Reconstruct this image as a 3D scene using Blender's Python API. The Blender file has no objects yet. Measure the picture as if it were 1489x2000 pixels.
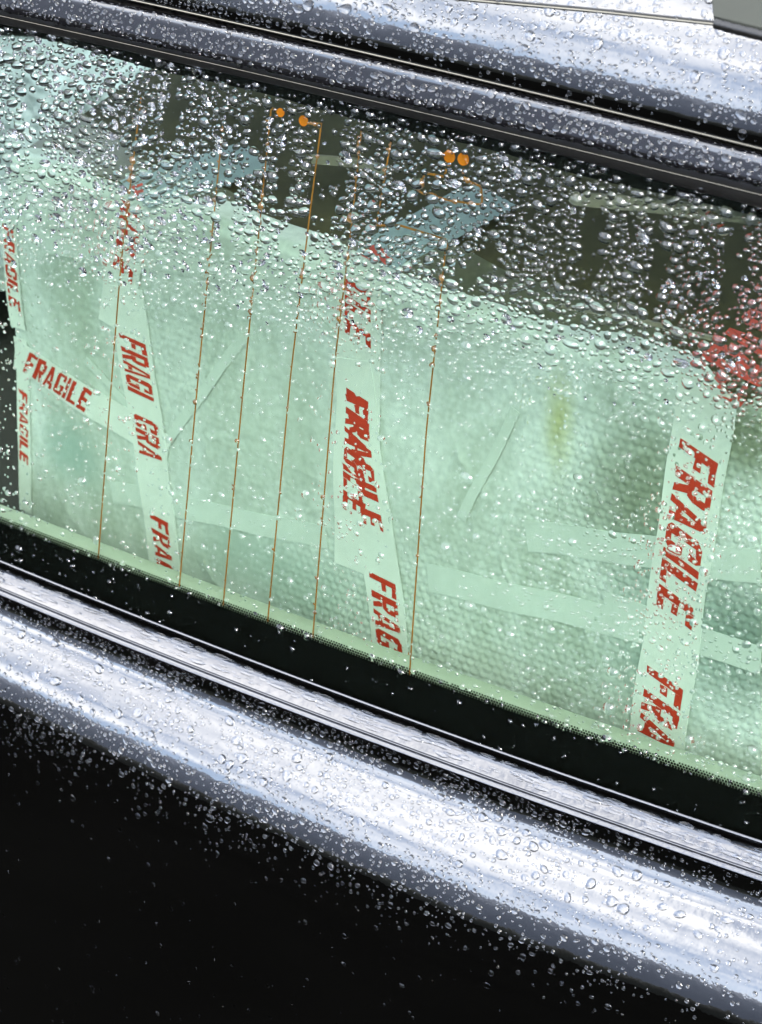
import bpy, math, random
import numpy as np
from mathutils import Matrix, Vector
random.seed(7); rng = np.random.default_rng(7)
SC = bpy.context.scene; COL = SC.collection
R = math.radians

# ------------------------------------------------------------------ camera
# car frame: +X along the car, -Y outwards through the window, +Z up.  The window glass leans in by TAU.
TAU = R(18.0); GZ = 0.95                                  # GZ: height of the middle of the glass above the road
F = 5000.0; T_ = F*F/2020.0; DIST = 2.083
def unit(v): v = np.array(v, float); return v/np.linalg.norm(v)
Xc = unit((8873, 2880, -F)); Uc = np.array((.097*T_, -T_, -F)); Uc = unit(Uc - Xc*(Uc@Xc))
Nc = np.cross(Xc, Uc); Nc = Nc if Nc[2] < 0 else -Nc
CAMM = np.stack([Xc, math.sin(TAU)*Uc - math.cos(TAU)*Nc, math.cos(TAU)*Uc + math.sin(TAU)*Nc], 1)   # car axes seen from the camera
C0 = np.array((0, 0, GZ)); XA = np.array((1., 0, 0))
UA = np.array((0, math.sin(TAU), math.cos(TAU))); NA = np.array((0, -math.cos(TAU), math.sin(TAU)))
FWD = CAMM.T@np.array((0, 0, 1.)); EYE = C0 - DIST*FWD
cd = bpy.data.cameras.new('camera'); cam = bpy.data.objects.new('camera', cd); COL.objects.link(cam)
right = CAMM.T@np.array((1., 0, 0)); up = CAMM.T@np.array((0, -1., 0))
m = Matrix.Identity(4)
for i in range(3): m[i][0] = right[i]; m[i][1] = up[i]; m[i][2] = -FWD[i]; m[i][3] = EYE[i]
cam.matrix_world = m
cd.sensor_fit = 'VERTICAL'; cd.sensor_height = 36; cd.sensor_width = 36; cd.lens = 36*F/2000
cd.clip_start = .05; cd.clip_end = 2000
cd.dof.use_dof = True; cd.dof.focus_distance = DIST; cd.dof.aperture_fstop = 9
SC.camera = cam

# ------------------------------------------------------------------ sky and sun
SUN_EL, SUN_AZ = R(50), R(135)                            # azimuth clockwise from +Y
w = bpy.data.worlds.new('World'); SC.world = w; w.use_nodes = True
nt = w.node_tree; nt.nodes.clear(); L = nt.links.new
def N(nt, t, **k):
    n = nt.nodes.new(t)
    for a, v in k.items(): setattr(n, a, v)
    return n
out = N(nt, 'ShaderNodeOutputWorld'); bg = N(nt, 'ShaderNodeBackground'); bg.inputs['Strength'].default_value = .1
sky = N(nt, 'ShaderNodeTexSky', sky_type='NISHITA', sun_disc=False, sun_elevation=SUN_EL, sun_rotation=SUN_AZ)
tc = N(nt, 'ShaderNodeTexCoord'); nz = N(nt, 'ShaderNodeTexNoise'); nz.inputs['Scale'].default_value = 3.2
nz.inputs['Detail'].default_value = 7; nz.inputs['Roughness'].default_value = .55
rp = N(nt, 'ShaderNodeValToRGB'); rp.color_ramp.elements[0].position = .45; rp.color_ramp.elements[1].position = .67
rp.color_ramp.elements[0].color = (.12, .12, .12, 1)
mx = N(nt, 'ShaderNodeMixRGB'); mx.inputs['Color2'].default_value = (10.4, 10.3, 10.3, 1)
L(tc.outputs['Generated'], nz.inputs['Vector']); L(nz.outputs['Fac'], rp.inputs['Fac']); L(rp.outputs['Color'], mx.inputs['Fac'])
L(sky.outputs['Color'], mx.inputs['Color1']); L(mx.outputs['Color'], bg.inputs['Color']); L(bg.outputs[0], out.inputs['Surface'])
sl = bpy.data.lights.new('sun', 'SUN'); sl.energy = 1.3; sl.angle = R(40); sl.color = (1, .95, .87)
so = bpy.data.objects.new('sun', sl); COL.objects.link(so)
sd = Vector((math.sin(SUN_AZ)*math.cos(SUN_EL), math.cos(SUN_AZ)*math.cos(SUN_EL), math.sin(SUN_EL)))
so.rotation_euler = sd.to_track_quat('Z', 'Y').to_euler(); so.location = (0, -3, 6)
SC.view_settings.view_transform = 'Standard'; SC.view_settings.look = 'None'
SC.view_settings.exposure = 3.62; SC.view_settings.gamma = 1
SC.render.engine = 'CYCLES'
cy = SC.cycles; cy.max_bounces = 14; cy.transmission_bounces = 10; cy.transparent_max_bounces = 24; cy.glossy_bounces = 6; cy.diffuse_bounces = 3
cy.use_denoising = True; cy.sample_clamp_indirect = 6; cy.caustics_refractive = True; cy.caustics_reflective = False

# ------------------------------------------------------------------ layout helpers
def gp(s, v, wo=0.0):                                     # glass frame -> world: along, up the glass, out of it
    return C0 + s*XA + v*UA + wo*NA
def ray(px, py): return unit(CAMM.T@np.array(((px-744.5)/F, (py-1000)/F, 1.)))
def at_glass(px, py, wo=0.0):                             # (along, up) of a spot on the sheet lying wo outside the glass
    d = ray(px, py); k = (wo - (EYE-C0)@NA)/(d@NA); p = EYE + k*d - C0
    return p@XA, p@UA
def project(P):
    c = (np.asarray(P)-EYE)@CAMM.T; return 744.5 + F*c[..., 0]/c[..., 2], 1000 + F*c[..., 1]/c[..., 2]
XS = [0, 200, 400, 600, 900, 1100, 1289, 1489]
def rail(ys, wo, xs=XS, deg=2):
    q = np.array([at_glass(x, y, wo) for x, y in zip(xs, ys)]); return np.poly1d(np.polyfit(q[:, 0], q[:, 1], deg))
gutter_r = rail([31.5, 77, 147, 195, 241, 291], .006, XS[2:])
edge_r = rail([40, 85, 154, 201, 248, 298], .004, XS[2:])
frameb_r = rail([23, 66, 113, 158, 231, 276, 318, 366], .010)
bead_r = rail([31.5, 75, 121, 167, 240, 285, 332, 382], .006)
topfrit_r = rail([58, 105, 158, 203, 284, 330, 380, 426], -.005)
frit_r = rail([1021, 1096, 1174, 1245, 1354, 1425, 1491, 1557], -.005)
chrome_r = rail([1102, 1179, 1259, 1334, 1446, 1519, 1587, 1645], .004)

# ------------------------------------------------------------------ mesh helpers
def link(name, me, mat=None, parent=None):
    o = bpy.data.objects.new(name, me); COL.objects.link(o)
    if mat: me.materials.append(mat)
    if parent: o.parent = parent
    return o
def mesh(name, V, Fc, mat, parent=None, smooth=True):
    me = bpy.data.meshes.new(name); me.from_pydata([tuple(map(float, v)) for v in V], [], [tuple(int(i) for i in f) for f in Fc])
    if smooth: me.polygons.foreach_set('use_smooth', [True]*len(me.polygons))
    me.update(); return link(name, me, mat, parent)
def fastmesh(name, V, F_, mat, parent=None):              # numpy arrays, triangles
    me = bpy.data.meshes.new(name); V = np.asarray(V, np.float32); F_ = np.asarray(F_, np.int32)
    me.vertices.add(len(V)); me.vertices.foreach_set('co', V.ravel())
    me.loops.add(F_.size); me.loops.foreach_set('vertex_index', F_.ravel())
    me.polygons.add(len(F_)); me.polygons.foreach_set('loop_start', np.arange(0, F_.size, F_.shape[1], dtype=np.int32))
    me.polygons.foreach_set('use_smooth', np.ones(len(F_), bool)); me.update(calc_edges=True); me.validate()
    return link(name, me, mat, parent)
def grid_faces(nu, nv):
    i = np.arange(nu-1)[:, None]*nv + np.arange(nv-1)[None]; i = i.ravel()
    return np.stack([i, i+nv, i+nv+1, i+1], 1)
def sheet(name, P, mat, parent=None):                     # P[nu,nv,3]
    return fastmesh(name, P.reshape(-1, 3), grid_faces(*P.shape[:2]), mat, parent)
def slab(name, P, th, nrm, mat, parent=None):             # a sheet given real thickness th along -nrm
    nu, nv = P.shape[:2]; A = P.reshape(-1, 3); B = A - th*np.asarray(nrm); n = len(A); f = grid_faces(nu, nv)
    rim = [i*nv for i in range(nu)] + [(nu-1)*nv+j for j in range(1, nv)] + [i*nv+nv-1 for i in range(nu-2, -1, -1)] + [j for j in range(nv-2, 0, -1)]
    q = len(rim); rf = np.array([(2*n+(k-1) % q, 2*n+k, 2*n+q+k, 2*n+q+(k-1) % q) for k in range(q)])   # the rim has corners of its own
    return fastmesh(name, np.vstack([A, B, A[rim], B[rim]]), np.vstack([f, f[:, ::-1]+n, rf]), mat, parent)
def tag(o, label=None, cat=None, group=None, kind=None):
    for k, v in (('label', label), ('category', cat), ('group', group), ('kind', kind)):
        if v: o[k] = v
    return o
SS = np.linspace(-.85, .75, 81)
OW = (math.cos(TAU), -math.sin(TAU)); ZW = (math.sin(TAU), math.cos(TAU))     # (w, v) of outwards and of up
def chain(w0, v0, segs, down=True, step=.0012):
    # profile (w, v) grown from segments (length, normal elevation in degrees at the segment's start and end)
    pts = [(w0, v0)]; sg = -1 if down else 1
    for ln, a0, a1 in segs:
        n = max(1, int(round(abs(ln)/step)))
        for k in range(n):
            a = R(a0 + (a1-a0)*(k+.5)/n); d = ln/n
            o_, z_ = -sg*math.sin(a)*d, sg*math.cos(a)*d
            pts.append((pts[-1][0]+o_*OW[0]+z_*ZW[0], pts[-1][1]+o_*OW[1]+z_*ZW[1]))
    return pts
def sweep(r, prof, ss=SS, k=None):
    k = k or (lambda s: 1.0); w0, v0 = prof[0]
    return np.array([[gp(s, r(s)+v0+(pv-v0)*k(s), w0+(pw-w0)*k(s)) for pw, pv in prof] for s in ss])

# ------------------------------------------------------------------ materials
def mat(name):
    mt = bpy.data.materials.new(name); mt.use_nodes = True; return mt, mt.node_tree, mt.node_tree.nodes['Principled BSDF']
def simple(name, col, rough=.5, ior=1.5, metal=0., noise=0., scale=40., bump=0., bscale=300.):
    mt, nt, b = mat(name); b.inputs['Base Color'].default_value = (*col, 1); b.inputs['Roughness'].default_value = rough
    b.inputs['IOR'].default_value = ior; b.inputs['Metallic'].default_value = metal
    tc = N(nt, 'ShaderNodeTexCoord')
    if noise:
        n = N(nt, 'ShaderNodeTexNoise'); n.inputs['Scale'].default_value = scale; n.inputs['Detail'].default_value = 5
        r = N(nt, 'ShaderNodeMapRange'); r.inputs['To Min'].default_value = 1-noise; r.inputs['To Max'].default_value = 1+noise
        v = N(nt, 'ShaderNodeVectorMath', operation='SCALE'); v.inputs[0].default_value = col
        nt.links.new(tc.outputs['Object'], n.inputs['Vector']); nt.links.new(n.outputs['Fac'], r.inputs['Value'])
        nt.links.new(r.outputs[0], v.inputs['Scale']); nt.links.new(v.outputs[0], b.inputs['Base Color'])
    if bump:
        n = N(nt, 'ShaderNodeTexNoise'); n.inputs['Scale'].default_value = bscale; n.inputs['Detail'].default_value = 4
        bp = N(nt, 'ShaderNodeBump'); bp.inputs['Strength'].default_value = bump; bp.inputs['Distance'].default_value = .001
        nt.links.new(tc.outputs['Object'], n.inputs['Vector']); nt.links.new(n.outputs['Fac'], bp.inputs['Height']); nt.links.new(bp.outputs[0], b.inputs['Normal'])
    return mt
M_PAINT = simple('black_paint', (.0001, .0001, .0001),   .05, 1.95, noise=.3, scale=6, bump=.30, bscale=38)
M_FRAME = simple('frame_paint', (.002, .002, .0025), .07, 1.75, noise=.3, scale=8, bump=.03, bscale=90)
M_RUBBER = simple('rubber', (.004, .004, .0038), .35, 1.4, noise=.4, scale=60, bump=.1, bscale=700)
M_BEAD = simple('dull_chrome', (.12, .112, .09), .2, 1.5, 1.0, noise=.15, scale=30)
M_CHROME = simple('chrome', (.085, .085, .087), .08, 1.5, 1.0, noise=.2, scale=18, bump=.5, bscale=130)
M_FRIT = simple('black_print', (.0006, .0006, .0005), .5, 1.3)
M_WIRE = simple('copper_print', (.34, .13, .018), .45, 1.5, 0, noise=.45, scale=90)
M_PAD = simple('orange_pad', (.62, .17, .014), .7, 1.2, noise=.15, scale=120)
M_DARK = simple('cabin_plastic', (.020, .019, .014), .6, 1.45, noise=.4, scale=9, bump=.3, bscale=200)
M_STRIP = simple('strip_beige', (.22, .20, .16), .5, 1.45, noise=.2, scale=14)
M_LIP = simple('pale_lip', (.37, .42, .34), .55, 1.45, noise=.12, scale=25)
M_GREY = simple('grey_panel', (.022, .024, .021), .7, 1.15, noise=.1, scale=20)
M_ASPH = simple('asphalt', (.0028, .0028, .0025), .9, 1.0, noise=.4, scale=3)
M_HILL_RING = simple('added_slate_ring', (.19, .205, .24), .9, 1.2, noise=.15, scale=.02)
M_TREE_RING = simple('added_dark_ring', (.02, .022, .018), .9, 1.3, noise=.45, scale=.12)
def glass_mat(name, tint, ior=1.16):
    mt, nt, b = mat(name); nt.nodes.remove(b); o = nt.nodes['Material Output']
    t = N(nt, 'ShaderNodeBsdfTransparent'); t.inputs[0].default_value = (*tint, 1)
    g = N(nt, 'ShaderNodeBsdfGlossy'); g.inputs['Roughness'].default_value = 0; g.inputs['Color'].default_value = (1, 1, 1, 1)
    f = N(nt, 'ShaderNodeFresnel'); f.inputs['IOR'].default_value = ior
    x = N(nt, 'ShaderNodeMixShader'); nt.links.new(f.outputs[0], x.inputs[0]); nt.links.new(t.outputs[0], x.inputs[1]); nt.links.new(g.outputs[0], x.inputs[2])
    nt.links.new(x.outputs[0], o.inputs['Surface']); return mt
M_GLASS = glass_mat('green_glass', (.650, .698, .658))      # applied at each face of the pane
M_CLEAR = glass_mat('far_glass', (.44, .50, .49), 1.3)
def water(name, ior):
    mt, nt, b = mat(name); nt.nodes.remove(b); g = N(nt, 'ShaderNodeBsdfGlass'); g.inputs['IOR'].default_value = ior; g.inputs['Roughness'].default_value = 0
    nt.links.new(g.outputs[0], nt.nodes['Material Output'].inputs['Surface']); return mt
M_WATER = water('rain_water', 1.333)
M_WATERG = water('rain_water_on_glass', 1.45)              # the bend at the dry side of the pane is folded into the drop

# ------------------------------------------------------------------ unseen setting: wet road, plus tree and hill rings added to shape the reflections
road = mesh('road', [(-400, -400, 0), (400, -400, 0), (400, 400, 0), (-400, 400, 0)], [(0, 1, 2, 3)], M_ASPH); tag(road, kind='structure')
def ring_wall(name, rad, hgt, amp, mt, seed):
    r_ = np.random.default_rng(seed); na = 240; a_ = np.linspace(0, 2*math.pi, na+1)
    pr = hgt + amp*(np.sin(a_*21+seed) + .7*np.sin(a_*47+2*seed) + .5*np.sin(a_*83)); P = []
    for a, h in zip(a_, pr):
        c, s_ = math.cos(a), math.sin(a)
        P.append([(c*(rad+d), s_*(rad+d), h*z) for d, z in ((0, -.02), (.02*rad, .45), (.05*rad, .8), (.1*rad, 1.0), (.25*rad, .8), (.4*rad, -.02))])
    return tag(sheet(name, np.array(P), mt), kind='structure')
ring_wall('added_tree_ring', 46, 5.5, .35, M_TREE_RING, 3)
ring_wall('added_hill_ring', 190, 62, 1.0, M_HILL_RING, 5)

# ------------------------------------------------------------------ the car
car = bpy.data.objects.new('black_car', None); COL.objects.link(car)
tag(car, 'glossy black car side with green tinted rear window and chrome strips, wet with rain', 'car')
SURF = {}
# roof: from the drip gutter upwards and inwards
roof_prof = chain(.006, .0015, [(.006, 4, 14), (.005, 14, 20), (.019, 20, 27), (.028, 27, 38), (.035, 38, 46), (.08, 46, 66), (.12, 66, 80), (.04, 80, 82)], down=False, step=.003)
Pr = sweep(gutter_r, roof_prof); SURF['roof'] = Pr; sheet('roof_panel', Pr, M_PAINT, car)
end = Pr[:, -1]; far = end.copy(); far[:, 1] = 1.02; far[:, 2] += .03
mid = (end+far)/2; mid[:, 2] += .02
slab('sunroof_glass', np.stack([end+np.array((0, .004, -.003)), mid, far], 1), .005, (0, 0, 1), M_CLEAR, car)
# drip gutter: dark channel between the frame and the roof with a thin bright bead
gp_ = [(.004, -.0008), (-.006, .0), (-.008, .002), (-.006, .0035), (.003, .0042)]
def between(ra, rb, prof, ss=SS):                         # prof: (fraction from ra to rb, out)
    return np.array([[gp(s, ra(s)+(rb(s)-ra(s))*f_, wo) for f_, wo in prof] for s in ss])
sheet('gutter', between(edge_r, gutter_r, [(-.02, .006), (.05, -.004), (.5, -.007), (.95, -.003), (1.02, .0055)]), M_RUBBER, car)
def bead(name, r, wo, rad, mt, seg=10, ss=SS):
    pr = [(wo+rad*math.cos(a), rad*math.sin(a)) for a in np.linspace(-math.pi, math.pi, seg+1)]
    return sheet(name, sweep(r, pr, ss), mt, car)
bead('gutter_trim', gutter_r, .0065, .0009, M_BEAD)
# window frame: slate strip, its top edge rolled inwards
def frame_prof(s):
    h = edge_r(s)-frameb_r(s)
    return [(0, .004), (.02, .0100), (.06, .0122), (.11, .0126), (.3, .0122), (.5, .0118), (.7, .0114), (.86, .0110), (.905, .0107), (.93, .0096), (.955, .0076), (.98, .0045), (1.0, -.004)]
Pf = between(frameb_r, edge_r, frame_prof(0)); SURF['frame'] = Pf; sheet('window_frame', Pf, M_FRAME, car)
sheet('window_seal', between(bead_r, frameb_r, [(-1.6, .0005), (-1.3, .0035), (-.5, .0050), (0, .0056), (.6, .0062), (1.03, .0060)]), M_RUBBER, car)
bead('seal_trim', bead_r, .0056, .0007, M_BEAD)
# the window
pane = slab('window_glass', np.array([[gp(s, frit_r(s)-.055), gp(s, bead_r(s)+.004)] for s in SS]), .004, NA, M_GLASS, car)
WIN = -.0046
def inner(name, pts, mt, parent=pane, th=.0003):          # a flat print on the inner face of the pane
    return slab(name, np.array(pts), th, NA, mt, parent)
inner('frit_band', [[gp(s, frit_r(s)-.056, WIN), gp(s, frit_r(s), WIN)] for s in SS], M_FRIT)
inner('frit_band', [[gp(s, topfrit_r(s) + .0012*math.sin(s*31), WIN), gp(s, bead_r(s)+.006, WIN)] for s in np.linspace(-.85, .75, 161)], M_FRIT)
V, Fc = [], []
for row, (off, rad) in enumerate(((.0011, .00125), (.0034, .00112), (.0056, .0008))):
    for i in range(360):
        s = -.46 + i*.0026 + (row % 2)*.0013
        c = gp(s, frit_r(s)+off, WIN); n0 = len(V)
        V += [c + rad*(math.cos(a)*XA + math.sin(a)*UA) for a in np.arange(8)*math.pi/4]; Fc.append(range(n0, n0+8))
dots = mesh('frit_dots', V, Fc, M_FRIT, pane, False); dots['kind'] = 'stuff'
def strip(name, pix, wid, mt, wo=WIN, th=.0003, parent=pane, n=24):
    q = np.array([at_glass(x, y, wo) for x, y in pix]); tt = np.linspace(0, 1, len(q)); t2 = np.linspace(0, 1, n)
    a = np.interp(t2, tt, q[:, 0]); b_ = np.interp(t2, tt, q[:, 1]); d = np.stack([np.gradient(a), np.gradient(b_)], 1); d /= np.linalg.norm(d, axis=1)[:, None]
    Pq = np.array([[gp(a[i]-d[i, 1]*wid/2, b_[i]+d[i, 0]*wid/2, wo), gp(a[i]+d[i, 1]*wid/2, b_[i]-d[i, 0]*wid/2, wo)] for i in range(n)])
    return slab(name, Pq, th, NA, mt, parent)
for pix in ([(192, 1092), (212, 820), (236, 520), (262, 300), (276, 190)], [(350, 1150), (385, 760), (420, 400), (436, 240)], [(436, 1182), (477, 740), (518, 330), (530, 210)],
            [(523, 1214), (567, 740), (605, 420), (628, 240)], [(611, 1246), (655, 700), (688, 430), (706, 255)], [(800, 1318), (832, 850), (872, 470)], [(735, 440), (764, 275)]):
    strip('heating_wire', pix, .0013, M_WIRE)
for pix in ([(872, 468), (780, 440), (735, 440)], [(872, 330), (868, 345), (830, 338), (818, 375), (880, 392)], [(905, 330), (908, 350), (940, 365), (942, 400), (880, 392)], [(548, 225), (530, 210)], [(593, 240), (628, 242)]):
    strip('printed_loop', pix, .0017, M_WIRE, n=28)
for px, py, r_ in ((548, 220, 11), (593, 236, 13), (878, 306, 15), (905, 311, 15)):
    s, v = at_glass(px, py, WIN); rr = r_*.78/2330
    ring = lambda wo, k: [gp(s+k*rr*math.cos(a), v+k*rr*math.sin(a), wo) for a in np.arange(20)*math.pi/10]
    Vp = ring(WIN+.0001, 1) + ring(WIN-.0012, .9) + [gp(s, v, WIN+.0002), gp(s, v, WIN-.0015)]
    mesh('contact_pad', Vp, [(i, (i+1) % 20, (i+1) % 20+20, i+20) for i in range(20)] + [(40, (i+1) % 20, i) for i in range(20)] + [(41, i+20, (i+1) % 20+20) for i in range(20)], M_PAD, pane, False)
# pale lip of the inner trim just behind the lower edge of the glass
sheet('inner_lip', np.array([[gp(s, frit_r(s)-.03, -.012), gp(s, frit_r(s)+.0010, -.012), gp(s, frit_r(s)+.0034, -.0135), gp(s, frit_r(s)+.004, -.03)] for s in SS]), M_LIP, car)
# chrome belt moulding and the bodywork below it, one continuous profile cut into parts
belt = chain(.002, .0022, [(.0016, 90, 40), (.0016, 40, -10), (.0012, -10, 10), (.0045, 16, 26), (.0045, 26, 46), (.0110, 50, 62), (.001, 20, -50), (.0016, 10, 100), (.002, 100, 70), (.003, 60, 40), (.0022, 30, -40)], step=.0004)
Pb = sweep(chrome_r, belt); SURF['belt'] = Pb; sheet('belt_moulding', Pb, M_CHROME, car)
w1, v1 = belt[-1]
body = chain(w1-.001, v1, [(.007, 8, 20), (.008, 20, 28), (.007, 28, 36), (.014, 36, 56), (.022, 56, 48), (.020, 48, 36), (.024, 36, 28.5), (.014, 28.5, 20), (.0014, 20, 28), (.0014, 28, 19), (.05, 19, 10), (.62, 10, 0)], step=.003)
kb = lambda s: float(np.clip(1.0 + .38*s, .76, 1.06))
Pd = sweep(chrome_r, body, k=kb); SURF['body'] = Pd; sheet('door_panel', Pd, M_PAINT, car)
for pix, wd, wo in (([(505, 172), (570, 178), (650, 196)], .0062, -.02), ([(1120, 388), (1290, 404), (1500, 428)], .0105, -.022), ([(608, 311), (690, 318), (765, 335)], .0075, -.06), ([(1095, 598), (1230, 622), (1390, 662)], .003, -.05)):
    strip('pale_strip', pix, wd, M_STRIP, wo, .004, car)  # pale strips set a little behind the glass
# seam across the roof skin, and the grey pad with its black seal at the corner of the roof opening
_rx, _ry = project(Pr); _rn = np.zeros_like(Pr); _rn[:-1, :-1] = np.cross(Pr[1:, :-1]-Pr[:-1, :-1], Pr[:-1, 1:]-Pr[:-1, :-1]); _rn[-1] = _rn[-2]; _rn[:, -1] = _rn[:, -2]
def on_roof(px, py):
    d = ray(px, py); k = np.argmin((_rx-px)**2+(_ry-py)**2); i, j = np.unravel_index(k, _rx.shape); n = unit(_rn[i, j]); n = n if n@(EYE-Pr[i, j]) > 0 else -n
    return EYE + (((Pr[i, j]-EYE)@n)/(d@n))*d, n
def roof_tube(name, pix, rad, mt, lift=.0, n=40, wob=0.):
    q = np.array(pix, float); t = np.linspace(0, 1, n); tt = np.linspace(0, 1, len(q)); pn = [on_roof(np.interp(a, tt, q[:, 0]), np.interp(a, tt, q[:, 1])) for a in t]
    c = np.array([p for p, _ in pn]); nn = np.array([m_ for _, m_ in pn]); nn = np.array([unit(nn[max(0, i-4):i+5].mean(0)) for i in range(n)])
    for _ in range(3): c[1:-1] = (c[:-2]+2*c[1:-1]+c[2:])/4
    d = np.gradient(c, axis=0); d /= np.linalg.norm(d, axis=1)[:, None]; b_ = np.cross(nn, d); r_ = rad*(1+wob*np.sin(np.arange(n)*2.1)+wob*np.sin(np.arange(n)*.9))
    return sheet(name, np.array([[c[i]+lift*nn[i]+r_[i]*(math.cos(a)*b_[i]+math.sin(a)*nn[i]) for a in np.linspace(0, 2*math.pi, 11)] for i in range(n)]), mt, car)
roof_tube('roof_seam', [(800, -14), (910, 0), (1160, 22), (1400, 48)], .0013, M_BEAD, -.0003)
roof_tube('roof_seam', [(805, -17), (915, -4), (1165, 18), (1400, 43)], .0010, M_RUBBER, -.0002)
roof_tube('pad_seal', [(1398, 46), (1440, 57), (1500, 72), (1560, 88)], .0040, M_RUBBER, .0005, 46, .03)
cs = [(1396, 40), (1560, 80), (1560, -150), (1378, -150)]
gpad = np.array([[on_roof(*( (np.array(cs[0])*(1-u_)+np.array(cs[1])*u_)*(1-v_) + (np.array(cs[3])*(1-u_)+np.array(cs[2])*u_)*v_ ))[0] + np.array((0, -.001, .004)) for v_ in np.linspace(0, 1, 4)] for u_ in np.linspace(0, 1, 6)])
slab('grey_pad', gpad, .004, (0, 0, 1), M_GREY, car)
# ------------------------------------------------------------------ cabin behind the glass
def box(name, lo, hi, mt, parent, bev=.006):
    import bmesh
    bm = bmesh.new(); bmesh.ops.create_cube(bm, size=1)
    for v in bm.verts: v.co = Vector([lo[i]+(hi[i]-lo[i])*(v.co[i]+.5) for i in range(3)])
    bmesh.ops.bevel(bm, geom=bm.edges[:], offset=bev, segments=2, affect='EDGES')
    me = bpy.data.meshes.new(name); bm.to_mesh(me); bm.free(); return link(name, me, mt, parent)
zt = float(gp(0, bead_r(0))[2])
box('cabin_floor', (-1.2, .02, GZ-.62), (1.2, 1.45, GZ-.58), M_DARK, car)
box('far_door', (-1.2, 1.36, GZ-.58), (1.2, 1.42, GZ-.125), M_DARK, car)
slab('far_window', np.array([[(x, 1.38, GZ-.125), (x, 1.22, zt+.02)] for x in (-1.0, 1.0)]), .004, (0, 1, 0), M_GLASS, car)
box('far_roof_rail', (-1.2, 1.02, zt+.02), (1.2, 1.3, zt+.06), M_DARK, car)
box('near_door_lining', (-1.2, -.03, GZ-.58), (1.2, .0, GZ-.27), M_DARK, car)
box('load_floor', (-1.1, .02, GZ-.36), (1.1, 1.3, GZ-.33), M_DARK, car)
box('seat_back', (-1.15, .06, GZ-.33), (-1.0, 1.3, GZ+.06), M_DARK, car)
# ------------------------------------------------------------------ the wrapped parcel behind the glass
PSI, TP = R(-4.3), R(11)                                  # turned a little towards the window, leaning a little back
PA = np.array((math.cos(PSI), math.sin(PSI), 0)); PH = np.array((-math.sin(PSI), math.cos(PSI), 0))
PB = math.sin(TP)*PH + math.cos(TP)*np.array((0, 0, 1.)); PN = -math.cos(TP)*PH + math.sin(TP)*np.array((0, 0, 1.))
_s, _v = at_glass(700, 527, -.085); P0 = gp(_s, _v, -.085)
def hit(px, py, o, n):
    d = ray(px, py); k = ((o-EYE)@n)/(d@n); return EYE + k*d
def on_front(px, py):
    q = hit(px, py, P0, PN) - P0; return q@PA, q@PB
def on_top(px, py):                                       # (along, inwards) on the parcel's flat top
    q = hit(px, py, P0, np.array((0, 0, 1.))) - P0; a = q@PA; return a, q@PH
_ph = rng.uniform(0, 6.28, (14, 3)); _kk = rng.normal(0, 1, (14, 2))*np.array([[26, 22]]); _am = rng.uniform(.2, 1, 14)
def sag(a, b):                                            # loose folds of the wrapping, metres
    h = sum(am*np.sin(k[0]*a + k[1]*b + p[0] + 1.3*np.sin(9*a+p[1]) + 1.1*np.sin(7*b+p[2])) for am, k, p in zip(_am, _kk, _ph))
    return .0016*h/np.sqrt((_am**2).sum()/2)
A0, A1 = on_front(38, 860)[0], on_front(1489, 800)[0] + .10; B0 = on_front(744, 1310)[1] - .22
na, nb = 470, 300
ga, gb = np.meshgrid(np.linspace(A0, A1, na), np.linspace(B0, .035, nb), indexing='ij')
pit = .0086; r2 = np.round(gb/(pit*.866)); ca = (np.round(ga/pit - .5*(r2 % 2)) + .5*(r2 % 2))*pit; cb = r2*pit*.866
bub = np.clip(1 - ((ga-ca)**2+(gb-cb)**2)/.0037**2, 0, None)**.5*.0022*np.clip(.35 + 1.2*(ga-.10) - 1.0*(gb+.15) + .5*np.sin(ga*11+1)*np.sin(gb*13), .12, .9)
edge = np.clip((-gb)/.02, 0, 1)
crs = np.zeros_like(ga)
for pa, pb in [((330, 860), (480, 650)), ((300, 800), (470, 690)), ((120, 700), (330, 880)), ((1180, 1060), (1290, 900)), ((1150, 1000), (1250, 860)), ((560, 620), (650, 760)), ((820, 1000), (1010, 760))] + \
          [((x, y), (x+rng.uniform(40, 130), y-rng.uniform(60, 190)*rng.choice((1, 1, -1)))) for x, y in zip(rng.uniform(40, 1480, 46), rng.uniform(560, 1350, 46))]:
    (a0, b0), (a1, b1) = on_front(*pa), on_front(*pb); L2 = (a1-a0)**2+(b1-b0)**2; t = ((ga-a0)*(a1-a0)+(gb-b0)*(b1-b0))/L2; tq = np.clip(t, 0, 1)
    dd = np.hypot(ga-a0-tq*(a1-a0)-.004*np.sin(9*tq), gb-b0-tq*(b1-b0)); crs += rng.uniform(.0007, .0017)*np.exp(-(dd/rng.uniform(.0025, .005))**2)*np.sin(np.pi*np.clip(t, .02, .98))
H = sag(ga, gb) + np.clip(crs, 0, .0022) + bub*edge
RE = .014; aa = np.clip((gb+RE)/RE, 0, math.pi/2); over = np.clip(gb + RE - RE*math.pi/2, 0, None)      # the film bends over the top edge
bb_ = np.where(gb > -RE, -RE + RE*np.sin(aa), gb); inn = np.where(gb > -RE, RE*(1-np.cos(aa)) + over, 0)
nrm_ = np.cos(aa)[..., None]*PN + np.sin(aa)[..., None]*PB
Pfront = P0 + ga[..., None]*PA + bb_[..., None]*PB - inn[..., None]*PN + H[..., None]*nrm_
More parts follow.
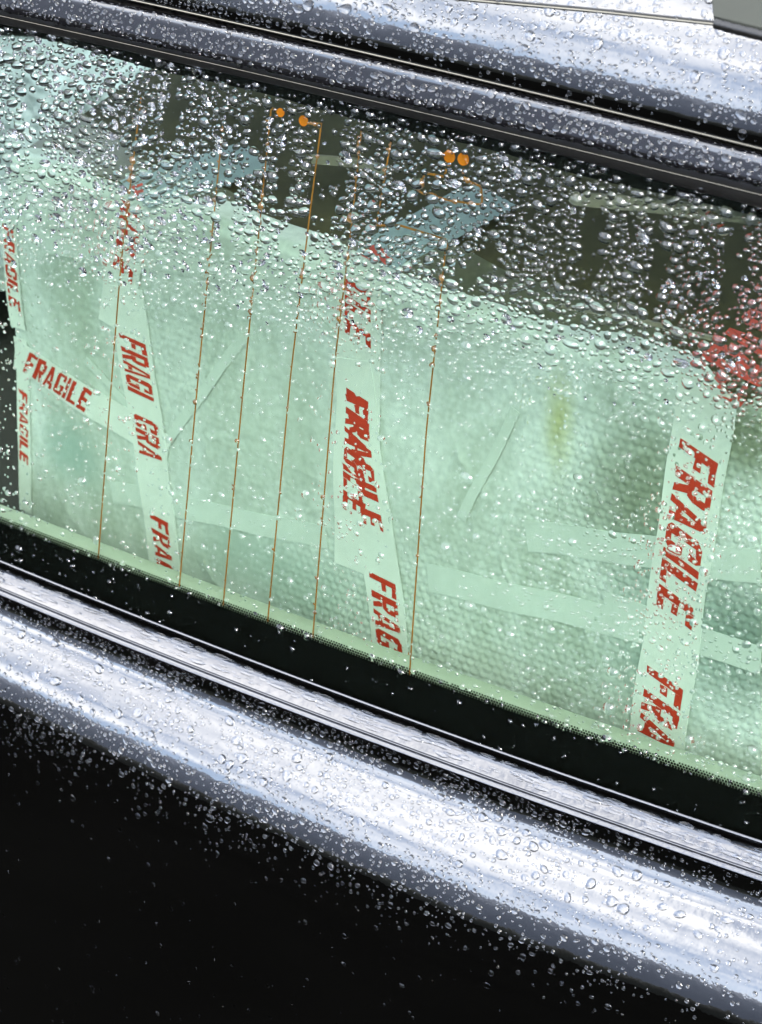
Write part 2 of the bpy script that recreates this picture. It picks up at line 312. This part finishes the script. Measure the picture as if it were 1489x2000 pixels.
# bubble wrap: milky film, contents showing through in blotches
M_WRAP, nt, b = mat('bubble_wrap'); tc = N(nt, 'ShaderNodeTexCoord')
n1 = N(nt, 'ShaderNodeTexNoise'); n1.inputs['Scale'].default_value = 7; n1.inputs['Detail'].default_value = 6; n1.inputs['Roughness'].default_value = .6; n1.inputs['Distortion'].default_value = .8
r1 = N(nt, 'ShaderNodeValToRGB'); e = r1.color_ramp.elements
e[0].position = .36; e[0].color = (.42, .49, .43, 1); e[1].position = .62; e[1].color = (.66, .735, .715, 1)
n2 = N(nt, 'ShaderNodeTexNoise'); n2.inputs['Scale'].default_value = 150; n2.inputs['Detail'].default_value = 3
mp = N(nt, 'ShaderNodeMapping'); mp.inputs['Scale'].default_value = (1, 1, .45)
mr = N(nt, 'ShaderNodeMapRange'); mr.inputs['To Min'].default_value = .72; mr.inputs['To Max'].default_value = 1.22
sc_ = N(nt, 'ShaderNodeVectorMath', operation='SCALE')
for a_, c_ in ((tc.outputs['Object'], mp.inputs[0]), (mp.outputs[0], n1.inputs['Vector']), (n1.outputs['Fac'], r1.inputs[0]), (tc.outputs['Object'], n2.inputs['Vector']), (n2.outputs['Fac'], mr.inputs['Value']), (r1.outputs[0], sc_.inputs[0]), (mr.outputs[0], sc_.inputs['Scale']), ): nt.links.new(a_, c_)
def stain_shade(pix, size, col, prev):                          # stains and painted shade, each with its own place on the wrapping
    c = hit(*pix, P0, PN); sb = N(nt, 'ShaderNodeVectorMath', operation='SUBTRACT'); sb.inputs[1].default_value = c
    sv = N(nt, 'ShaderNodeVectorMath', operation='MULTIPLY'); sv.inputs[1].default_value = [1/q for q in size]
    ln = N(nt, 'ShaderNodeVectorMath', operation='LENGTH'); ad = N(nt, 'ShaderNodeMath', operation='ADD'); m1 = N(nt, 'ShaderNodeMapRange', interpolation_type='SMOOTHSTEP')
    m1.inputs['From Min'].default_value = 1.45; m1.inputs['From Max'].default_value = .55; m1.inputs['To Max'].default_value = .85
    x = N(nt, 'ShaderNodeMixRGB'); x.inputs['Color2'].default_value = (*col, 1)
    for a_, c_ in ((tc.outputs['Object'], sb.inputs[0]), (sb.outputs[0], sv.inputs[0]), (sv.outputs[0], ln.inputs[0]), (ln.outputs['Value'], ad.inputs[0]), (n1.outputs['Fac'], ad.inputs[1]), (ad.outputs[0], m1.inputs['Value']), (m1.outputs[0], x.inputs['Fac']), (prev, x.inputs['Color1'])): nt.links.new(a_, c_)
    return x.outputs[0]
cc = stain_shade((1092, 820), (.026, .07, .075), (.44, .47, .20), sc_.outputs[0])
cc = stain_shade((1250, 960), (.075, .10, .10), (.19, .23, .17), cc)
cc = stain_shade((1460, 1250), (.07, .10, .11), (.13, .19, .16), cc)
cc = stain_shade((1460, 860), (.06, .10, .05), (.20, .23, .15), cc)
cc = stain_shade((1330, 1230), (.11, .10, .12), (.22, .31, .27), cc)  # wide darker green area at the lower right
cc = stain_shade((560, 1140), (.16, .10, .07), (.36, .46, .42), cc)  # darker over the lower centre
cc = stain_shade((130, 880), (.06, .1, .05), (.34, .46, .42), cc)  # falloff of shade towards the lower left, painted into the wrap colour
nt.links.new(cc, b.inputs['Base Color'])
b.inputs['Roughness'].default_value = .28; b.inputs['IOR'].default_value = 1.5
M_TAPE = simple('white_tape', (.68, .745, .70), .35, 1.45, noise=.06, scale=60, bump=.1, bscale=120)
M_TAPE_STREAK = simple('tape_and_streak', (.58, .66, .615), .22, 1.5, noise=.1, scale=40, bump=.15, bscale=60)
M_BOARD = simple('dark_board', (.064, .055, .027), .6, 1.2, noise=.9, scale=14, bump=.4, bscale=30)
M_YEL = simple('yellow_stain', (.42, .42, .16), .5, 1.45, noise=.3, scale=60)
M_RED, nt, b = mat('red_print'); tc = N(nt, 'ShaderNodeTexCoord')
n1 = N(nt, 'ShaderNodeTexNoise'); n1.inputs['Scale'].default_value = 250; n1.inputs['Detail'].default_value = 5; n1.inputs['Roughness'].default_value = .65
r1 = N(nt, 'ShaderNodeValToRGB'); e = r1.color_ramp.elements
e[0].position = .25; e[0].color = (.62, .40, .32, 1); e[1].position = .34; e[1].color = (.50, .042, .020, 1)
for a_, c_ in ((tc.outputs['Object'], n1.inputs['Vector']), (n1.outputs['Fac'], r1.inputs[0]), (r1.outputs[0], b.inputs['Base Color'])): nt.links.new(a_, c_)
b.inputs['Roughness'].default_value = .5
parcel = bpy.data.objects.new('wrapped_parcel', None); COL.objects.link(parcel)
tag(parcel, 'large pale parcel in bubble wrap with red FRAGILE tape behind the car window', 'parcel')
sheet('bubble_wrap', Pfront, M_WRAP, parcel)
def pt(a, b_, h): return P0 + a*PA + b_*PB + (sag(a, b_)+h)*PN
def pt_top(a, c, h): return P0 + a*PA + c*PH + (h-.006+.004*math.sin(a*17+c*9))*np.array((0, 0, 1.))
TD = .34
slab('top_board', np.array([[pt_top(a, c, -.002) for c in np.linspace(.008, TD, 12)] for a in np.linspace(A0, A1, 40)]), .01, (0, 0, 1), M_BOARD, parcel)
M_FLAP = simple('thin_film', (.085, .085, .045), .3, 1.45, noise=.7, scale=22, bump=.3, bscale=60)
slab('film_flap', np.array([[pt_top(a, c, .002) for c in np.linspace(.012, .055+.018*math.sin(13*a)+.012*math.sin(31*a+1), 6)] for a in np.linspace(A0, A1, 90)]), .002, (0, 0, 1), M_FLAP, parcel)
slab('side_board', np.array([[P0+A0*PA+c*PH+z*PB for z in np.linspace(B0, -.01, 8)] for c in np.linspace(.006, TD-.01, 6)]), .008, -PA, M_BOARD, parcel)
GL = {   # letters as convex pieces in a cell .6 wide, 1 high
 'F': [[(0, 0), (.23, 0), (.23, 1), (0, 1)], [(.23, .82), (.6, .82), (.6, 1), (.23, 1)], [(.23, .42), (.5, .42), (.5, .6), (.23, .6)]],
 'R': [[(0, 0), (.23, 0), (.23, 1), (0, 1)], [(.23, .83), (.52, .83), (.48, 1), (.23, 1)], [(.41, .53), (.6, .56), (.6, .9), (.41, .83)], [(.23, .38), (.52, .38), (.6, .56), (.41, .53), (.23, .53)], [(.26, .38), (.41, 0), (.6, 0), (.46, .38)]],
 'A': [[(0, 0), (.18, 0), (.30, .80), (.2, 1)], [(.6, 0), (.4, 1), (.30, .80), (.42, 0)], [(.2, 1), (.30, .80), (.4, 1)], [(.204, .16), (.396, .16), (.373, .32), (.227, .32)]],
 'G': [[(0, .12), (.12, 0), (.23, .16), (.23, .84), (.12, 1), (0, .88)], [(.12, 1), (.23, .84), (.44, .84), (.5, 1)], [(.44, .84), (.41, .66), (.6, .66), (.6, .88), (.5, 1)], [(.12, 0), (.5, 0), (.41, .16), (.23, .16)], [(.41, .16), (.5, 0), (.6, .1), (.6, .48), (.41, .48)], [(.33, .36), (.41, .36), (.41, .48), (.33, .48)]],
 'I': [[(0, 0), (.2, 0), (.2, 1), (0, 1)]],
 'L': [[(0, 0), (.23, 0), (.23, 1), (0, 1)], [(.23, 0), (.56, 0), (.56, .18), (.23, .18)]],
 'E': [[(0, 0), (.23, 0), (.23, 1), (0, 1)], [(.23, .82), (.58, .82), (.58, 1), (.23, 1)], [(.23, .42), (.5, .42), (.5, .58), (.23, .58)], [(.23, 0), (.58, 0), (.58, .18), (.23, .18)]]}
WD = {'I': .2}
def tape(pix, wid, words, lift=.0027, conv=on_front, place=pt, mt=M_TAPE, name='fragile_tape', flip=1, parent=None):
    # pix: ends of the tape's middle line; words: (first pixel on that line as a fraction, text, letter height, length of the text in m)
    e0, e1 = np.array(conv(*pix[0])), np.array(conv(*pix[1])); ln = np.linalg.norm(e1-e0); d = (e1-e0)/ln; q = flip*np.array((-d[1], d[0]))   # q: towards the tops of the letters
    f = lambda x, y, h: place(*(e0 + x*d + y*q), h)
    n = max(6, int(ln/.012)); hw = wid/2
    wob = lambda x: .0007*math.sin(x*60)
    top = np.array([[f(x, y+wob(x), lift) for y in np.linspace(-hw, hw, 7)] for x in np.linspace(0, ln, n)])
    nn = PN if place is pt else np.array((0, 0, 1.))
    tp = slab(name, top, .0003, nn, mt, parent or parcel)
    for fr, text, hgt, tl in words:
        adv = sum(WD.get(c, .6)+.08 for c in text)-.08; k = tl/adv; x0 = fr*ln; V, Fc = [], []; cx = 0
        for c in text:
            for poly in GL[c]:
                poly = np.array(poly); ctr = poly.mean(0); n0 = len(V)
                for p in poly:
                    gx, gy = p; X = x0 + (cx+gx)*k + .26*(gy-.5)*hgt + rng.normal(0, .00025); Y = (gy-.5)*hgt + rng.normal(0, .0004)
                    V.append(f(X, Y, lift+.0005))
                Fc.append(range(n0, n0+len(poly)))
            cx += WD.get(c, .6)+.08
        mesh('lettering', V, Fc, M_RED, tp, False)
    return tp
px = lambda n: n/2330.
# right-hand tape, reading downwards
tape(((1383, 752), (1283, 1480)), px(122), [(.165, 'FRAGILE', px(82), px(352)), (.765, 'FRAG', px(82), px(200))])
# middle tapes
tape(((705, 535), (697, 1115)), px(112), [(-.02+.05, 'GILE', px(66), px(120)), (.39, 'FRAGILE', px(58), px(262))], lift=.0025)
tape(((688, 700), (775, 1300)), px(100), [(.12, 'FRAGILE', px(52), px(280)), (.70, 'FRAG', px(68), px(160))], lift=.0029)
# left tapes
tape(((262, 395), (226, 640)), px(96), [(.02, 'AGILE', px(60), px(170))], lift=.0025)
tape(((247, 560), (335, 1160)), px(98), [(.16, 'FRAGI', px(72), px(130)), (.415, 'GRA', px(66), px(95)), (.74, 'FRAG', px(52), px(135))], lift=.0029)
tape(((30, 690), (330, 880)), px(76), [(.08, 'FRAGILE', px(62), px(195))], lift=.0026)
tape(((42, 660), (50, 1000)), px(40), [(.3, 'FRAGILE', px(26), px(180))], lift=.0025)
tape(((20, 430), (40, 640)), px(46), [(.05, 'FRAGILE', px(34), px(190))], lift=.0028)
# plain clear tape; narrow diagonals are pale streaks painted for light on film folds
for pix, wd in ((((840, 1125), (1250, 1225)), 62), (((1030, 1045), (1489, 1105)), 66), (((220, 960), (640, 1050)), 52), (((60, 470), (640, 560)), 44), (((1180, 1180), (1489, 1290)), 60), (((325, 865), (480, 655)), 24), (((170, 700), (262, 806)), 18), (((545, 565), (655, 655)), 20), (((905, 1010), (1010, 800)), 22)):
    tape(pix, px(wd), [], lift=.0022, mt=M_TAPE_STREAK, name='tape_and_streak')
# tapes carried over the top edge of the parcel
M_SKYFILM = simple('sky_tinted_film', (.30, .39, .43), .25, 1.5, noise=.35, scale=35, bump=.2, bscale=40)  # blue-grey of the reflected sky painted into the tape colour
tape(((716, 506), (968, 378)), px(140), [(.0, 'FR', px(78), px(50))], conv=on_top, place=pt_top, lift=.002, mt=M_SKYFILM)
tape(((262, 378), (505, 290)), px(135), [(.0, 'F', px(60), px(25))], conv=on_top, place=pt_top, lift=.002, mt=M_SKYFILM)
tape(((1385, 752), (1640, 520)), px(165), [(.0, 'FRAGILE', px(150), px(420))], conv=on_top, place=pt_top, lift=.002, mt=M_BOARD)
# a second, looser bundle farther in, behind the left end of the parcel
def bundle():
    o_, n_ = gp(*at_glass(150, 300, -.55), -.55), NA*1.0
    d = unit((.95, -.16, -.05)); n_ = unit(np.cross(d, np.cross((0, -1, .35), d))); u_ = np.cross(n_, d); u_ = u_ if u_[2] > 0 else -u_
    c = lambda x, y: ((lambda q: (q@d, q@u_))(hit(x, y, o_, n_) - o_))
    q = np.array([[c(-260, 60), c(395, 130)], [c(-260, 560), c(395, 560)]]); nu, nv = 90, 70; P = np.zeros((nu, nv, 3))
    for i, x in enumerate(np.linspace(0, 1, nu)):
        for j, y in enumerate(np.linspace(0, 1, nv)):
            ab = (q[0, 0]*(1-x)+q[0, 1]*x)*(1-y) + (q[1, 0]*(1-x)+q[1, 1]*x)*y
            h = .022*math.sin(9*x+4*y) + .012*abs(math.sin(17*x-9*y)) + .008*abs(math.sin(31*x+23*y)) + .005*abs(math.sin(57*y-29*x)) - .10*max(0, .12-y)/.12 - .12*max(0, x-.93)/.07
            P[i, j] = o_ + ab[0]*d + ab[1]*u_ + h*n_
    t = bpy.data.objects.new('plastic_bundle', None); COL.objects.link(t)
    tag(t, 'crumpled milky plastic bundle farther inside behind the top of the wrapped parcel', 'bundle')
    slab('plastic_sheet', P, .003, n_, M_SHEET, t)
    tape(((-12, 400), (22, 640)), .075, [(.12, 'FRAGILE', .05, .17)], conv=c, place=lambda a, b_, h: o_ + a*d + b_*u_ + (.05+h)*n_, parent=t)
M_SHEET = simple('milky_plastic', (.52, .58, .56), .25, 1.5, noise=.25, scale=12, bump=.3, bscale=50)
bundle()

# ------------------------------------------------------------------ rain
# every drop is a cap: outline bent by two waves, a little heavier on its lower side
def drop_mesh(c, t1, t2, n, rad, asp, ht, seg, rings, r_):
    th = np.arange(seg)*2*math.pi/seg; o = 1 + r_.uniform(0, .13)*np.cos(2*th+r_.uniform(0, 6)) + r_.uniform(0, .09)*np.cos(3*th+r_.uniform(0, 6))
    x, y = rad*asp*o*np.cos(th), rad/asp**.5*o*np.sin(th); V = []
    for q in rings:
        z = ht*(1-q**2)**.75; sl = -.16*rad*(1-q)
        V.append(c + (x*q)[:, None]*t1 + (y*q+sl)[:, None]*t2 + z*n)
    return np.vstack(V + [(c + ht*n - .16*rad*t2)[None]])
FACES = {}
def drop_faces(seg, nr, closed=False):
    if closed: return np.vstack([drop_faces(seg, nr), [(0, k+1, k) for k in range(1, seg-1)]])
    if (seg, nr) not in FACES:
        f = []; k = np.arange(seg); k1 = (k+1) % seg
        for r in range(nr-1):
            a, b_ = r*seg, (r+1)*seg
            f += [np.stack([a+k, a+k1, b_+k1], 1), np.stack([a+k, b_+k1, b_+k], 1)]
        a = (nr-1)*seg; f += [np.stack([a+k, a+k1, np.full(seg, nr*seg)], 1)]   # open below: the water lies on what carries it
        FACES[(seg, nr)] = np.vstack(f)
    return FACES[(seg, nr)]
PX = 1/2330.
def scatter(name, P, dens, radius, tries, sink, flat):
    # P: surface grid; dens(px,py) chance 0..1; radius(px,py,n) radii in photo pixels; darts thrown evenly over the surface
    A, B, Cc = P[:-1, :-1], P[1:, :-1], P[:-1, 1:]; nrm = np.cross(B-A, Cc-A); ar = np.linalg.norm(nrm, axis=2)
    x, y = project(A); vis = ((x > -60) & (x < 1550) & (y > -60) & (y < 2060)); ar = ar*vis
    ix = rng.choice(ar.size, tries, p=(ar/ar.sum()).ravel()); i, j = np.unravel_index(ix, ar.shape)
    fu, fv = rng.uniform(0, 1, (2, tries, 1))
    pts = (A[i, j]*(1-fu)+B[i, j]*fu)*(1-fv) + (Cc[i, j]*(1-fu)+P[1:, 1:][i, j]*fu)*fv
    x, y = project(pts); keep = rng.uniform(0, 1, tries) < dens(x, y); rad = radius(x, y, tries)*PX
    ordr = [k for k in np.argsort(-rad*rng.uniform(.6, 1, tries)) if keep[k]]; cell = .012; grid = {}; got = []
    for k in ordr:
        p = pts[k]; key = tuple(np.floor(p/cell).astype(int)); ok = True
        for dx in (-1, 0, 1):
            for dy in (-1, 0, 1):
                for dz in (-1, 0, 1):
                    for q, rq in grid.get((key[0]+dx, key[1]+dy, key[2]+dz), ()):
                        if (p[0]-q[0])**2+(p[1]-q[1])**2+(p[2]-q[2])**2 < (.88*(rad[k]+rq))**2: ok = False; break
                    if not ok: break
                if not ok: break
            if not ok: break
        if ok:
            grid.setdefault(key, []).append((p, rad[k])); n = nrm[i[k], j[k]]; n = n/np.linalg.norm(n)
            if n@(EYE-p) < 0: n = -n
            got.append((rad[k], p, n, name, sink, flat))
    return got
def sm(a, b_, x): t = np.clip((x-a)/(b_-a), 0, 1); return t*t*(3-2*t)
TRK = [((345, 150), (335, 270), 17), ((505, 190), (500, 330), 13), ((560, 290), (545, 400), 15), ((650, 240), (630, 440), 34), ((60, 150), (55, 230), 14), ((75, 260), (70, 330), 12),
       ((1165, 400), (1145, 560), 26), ((240, 290), (236, 360), 12), ((1290, 430), (1270, 640), 16), ((1440, 400), (1425, 640), 22), ((600, 420), (560, 500), 30), ((450, 350), (440, 500), 12), ((960, 480), (900, 560), 30)]
def tracks(x, y):
    k = np.ones_like(x)
    for (x0, y0), (x1, y1), wd in TRK:
        t = np.clip((y-y0)/(y1-y0), -.3, 1.3); d = np.abs(x-(x0+(x1-x0)*t) - 5*np.sin(y*.04)); k *= np.where((t > -.05) & (t < 1.05) & (d < wd*(.55+.45*np.sin(np.clip(t, 0, 1)*3.1))), .05, 1)
    return k
def patch(x, y): return .5 + .25*(np.sin(x*.013+1)*np.sin(y*.017+2) + np.sin(x*.031+y*.011) + .6*np.sin(x*.007-y*.023))
def line(x, xs, ys): return np.interp(x, xs, ys)
yt = lambda x: line(x, XS, [58, 105, 158, 203, 284, 330, 380, 426])
yb = lambda x: line(x, XS, [1021, 1096, 1174, 1245, 1354, 1425, 1491, 1557])
def zone(x, y): return 1 - sm(0, 1, (y-(400+.23*x))/(150+.02*x))
def gl_dens(x, y):
    z = zone(x, y); top = sm(-10, 16, y-yt(x)); right_low = sm(900, 1250, x)*sm(850, 1050, y)
    low = .050 + .17*right_low + .06*patch(x, y)
    d = z*(.25+.75*top) + (1-z)*low
    d = np.where(y > yb(x)+2, .014*(1+2*(x < 350)), d)
    for qx, qy, qw, qh in ((862, 425, 105, 42), (385, 335, 105, 36)): d = d*np.where(np.abs(x-qx-(-1.3)*(y-qy)*.9)/qw + 0*y < 1, np.where(np.abs(y-qy) < qh, .5, 1), 1)
    for qx, qy in ((548, 220), (593, 236), (878, 306), (905, 311)): d = d*np.where((x-qx)**2+(y-qy)**2 < 22**2, .25, 1)
    return d*tracks(x, y)*np.where(z > .4, .72+.28*sm(.2, .5, patch(x, y)), 1)
def gl_rad(x, y, n):
    z = zone(x, y); big = np.exp(rng.normal(math.log(3.75), .46, n)); small = np.exp(rng.normal(math.log(2.9), .32, n))
    r = big*z + small*(1-z); mids = (rng.uniform(0, 1, n) < .06)*(1-z); return np.clip(r*(1+.9*mids), 1.6, 12.5)
Pg = np.array([[gp(s, frit_r(s)+f*(bead_r(s)-frit_r(s)-.001), 0) for f in np.concatenate([np.linspace(-.085, 0, 4), np.linspace(.02, 1, 40)])] for s in np.linspace(-.6, .6, 160)])
bt = lambda x: line(x, XS, [1197, 1277, 1365, 1437, 1559, 1632, 1706, 1777]); bb = lambda x: line(x, XS, [1309, 1395, 1481, 1560, 1685, 1755, 1835, 1906])
def bd_dens(x, y):
    t = (y-bt(x))/(bb(x)-bt(x))
    return np.where(t < 1.5, .92, np.where(t < 3.2, .6*(1-sm(1.1, 2.9, t))**1.6+.014, .010))*(.35+.65*sm(.15, .6, patch(x, y*.7)))*(1-.72*sm(1050, 1350, x))*np.where(t < 0, 1.15, 1)
def bd_rad(x, y, n):
    t = (y-bt(x))/(bb(x)-bt(x)); r = np.exp(rng.normal(math.log(3.0), .40, n)); big = (rng.uniform(0, 1, n) < .05)*(t > .05)*(t < 1.05); return np.clip(r*(1+1.5*big), 1.6, 12)
rw = lambda x: line(x, [400, 600, 900, 1100, 1289, 1489], [0, 23, 83, 123, 167, 214])
def rf_dens(x, y): return .62*(.4+.6*sm(.2, .6, patch(x*1.2, y*2)))*(1-.35*sm(1000, 1489, x))*np.where(y > rw(x)+38, .15, 1)
def rf_rad(x, y, n):
    r = np.exp(rng.normal(math.log(3.1), .40, n)); big = (rng.uniform(0, 1, n) < .05)*(y < rw(x)); return np.clip(r*(1+1.3*big), 1.7, 11.5)
def fr_dens(x, y): return .62+.3*sm(.3, .6, patch(x*1.3, y*1.3))
def fr_rad(x, y, n): return np.clip(np.exp(rng.normal(math.log(3.5), .38, n)), 1.8, 9)
D = scatter('glass', Pg, gl_dens, gl_rad, 76000, .0001, .74) + scatter('door', SURF['body'], bd_dens, bd_rad, 42000, .0003, .31) \
  + scatter('roof', SURF['roof'], rf_dens, rf_rad, 10000, .0003, .29) + scatter('belt', SURF['belt'][:, 20:52], lambda x, y: .5+0*x, lambda x, y, n: np.clip(np.exp(rng.normal(math.log(5), .4, n)), 2, 9), 900, .0002, .22) + scatter('frame', SURF['frame'], fr_dens, fr_rad, 5200, .0003, .37)
D.sort(key=lambda d: -d[0])
print('DROPS', len(D), {k: sum(d[3] == k for d in D) for k in ('glass', 'door', 'roof', 'frame')})
ORD = ['first', 'second', 'third', 'fourth', 'fifth', 'sixth']
def words(nm, p):                                         # what singles a drop out: the surface it sits on and what it sits beside
    x, y = (float(v) for v in project(p))
    if nm == 'glass':
        wx = [192+(1090-y)*.075, 350+(1150-y)*.095, 436+(1182-y)*.094, 523+(1214-y)*.104, 611+(1246-y)*.105, 800+(1318-y)*.086]
        k = sum(x > v for v in wx); dark = y < 530+.333*(x-700)
        bk = 'over the shadowed top half of the window' if dark else 'over the pale wrapping'
        wh = 'left of every copper wire' if k == 0 else ('right of the last copper wire' if k == 6 else f'between {ORD[k-1]} and {ORD[k]} copper wires')
        return f'large raindrop {bk}, {wh}', f'raindrops {bk}, {wh}'
    if nm in ('door', 'roof', 'frame', 'belt'):
        k = 0 if x < 560 else (1 if x < 1080 else 2)
        at = {'door': 'on the black door shoulder', 'roof': 'on the black roof panel', 'frame': 'on the dark frame strip above the glass', 'belt': 'on the bright belt strip'}[nm]
        wh = {'door': ('below the left tapes', 'below the middle tape', 'below the right tape'), 'roof': ('above the left orange pads', 'above the right orange pads', 'nearest the grey roof pad'),
              'frame': ('above the left tapes', 'above the middle tape', 'above the right tape'), 'belt': ('below the left tapes', 'below the middle tape', 'below the right tape')}[nm][k]
        return f'large beaded raindrop {at} {wh}', f'large raindrops {at} {wh}'
bulkV, bulkF, bulkM, off = [], [], [], 0
for k, (rad, p, n, nm, sink, flat) in enumerate(D):
    t2 = np.array((0, 0, 1.)) - n[2]*n; t2 = unit(t2) if np.linalg.norm(t2) > .05 else unit(np.cross(n, XA)); t1 = np.cross(t2, n)
    a = rng.uniform(-.6, .6) if rad < 9*PX else rng.uniform(-.3, .3); t1, t2 = math.cos(a)*t1+math.sin(a)*t2, math.cos(a)*t2-math.sin(a)*t1
    asp = 1 + abs(rng.normal(0, .22 if nm == 'glass' else .16)) + (rng.uniform(.8, 2.6) if nm == 'belt' else 0);
    if nm == 'belt': t1, t2 = XA - (XA@n)*n, unit(np.cross(n, XA))
    ht = rad*flat*rng.uniform(.62, 1.25)*(.5 if nm == 'glass' and rad < 3.4*PX else 1); big = rad > 3.4*PX
    seg, rings = (12, (1, .9, .7, .38)) if k < 300 else ((9, (1, .82, .45)) if big else (7, (1, .6)))
    x_, y_ = project(p); shut = nm == 'glass' and rng.uniform() < float((.09+.22*(1-sm(250, 620, x_)))*zone(x_, y_))       # closed shape added so some drops glint brighter, mostly at the left
    if shut: sink = 0.; ht *= .62
    wm = M_WATERG if nm == 'glass' and not shut else M_WATER
    base = p + (.00006-sink)*n
    if k < 300:
        V = drop_mesh(np.zeros(3), t1, t2, n, rad, asp, ht+sink, seg, rings, rng)
        o = fastmesh('raindrop', V, drop_faces(seg, len(rings), shut), wm); o.location = base; lb, gr = words(nm, p); tag(o, lb, 'raindrop', gr)
    else:
        V = drop_mesh(base, t1, t2, n, rad, asp, ht+sink, seg, rings, rng); bulkV.append(V); f = drop_faces(seg, len(rings), shut); bulkF.append(f+off); bulkM += [int(wm is M_WATERG)]*len(f); off += len(V)
o = fastmesh('small_raindrops', np.vstack(bulkV), np.vstack(bulkF), M_WATER); o.data.materials.append(M_WATERG); o.data.polygons.foreach_set('material_index', np.array(bulkM, np.int32))
tag(o, 'thousands of fine raindrops scattered over glass, chrome and black paint', 'raindrops', kind='stuff')
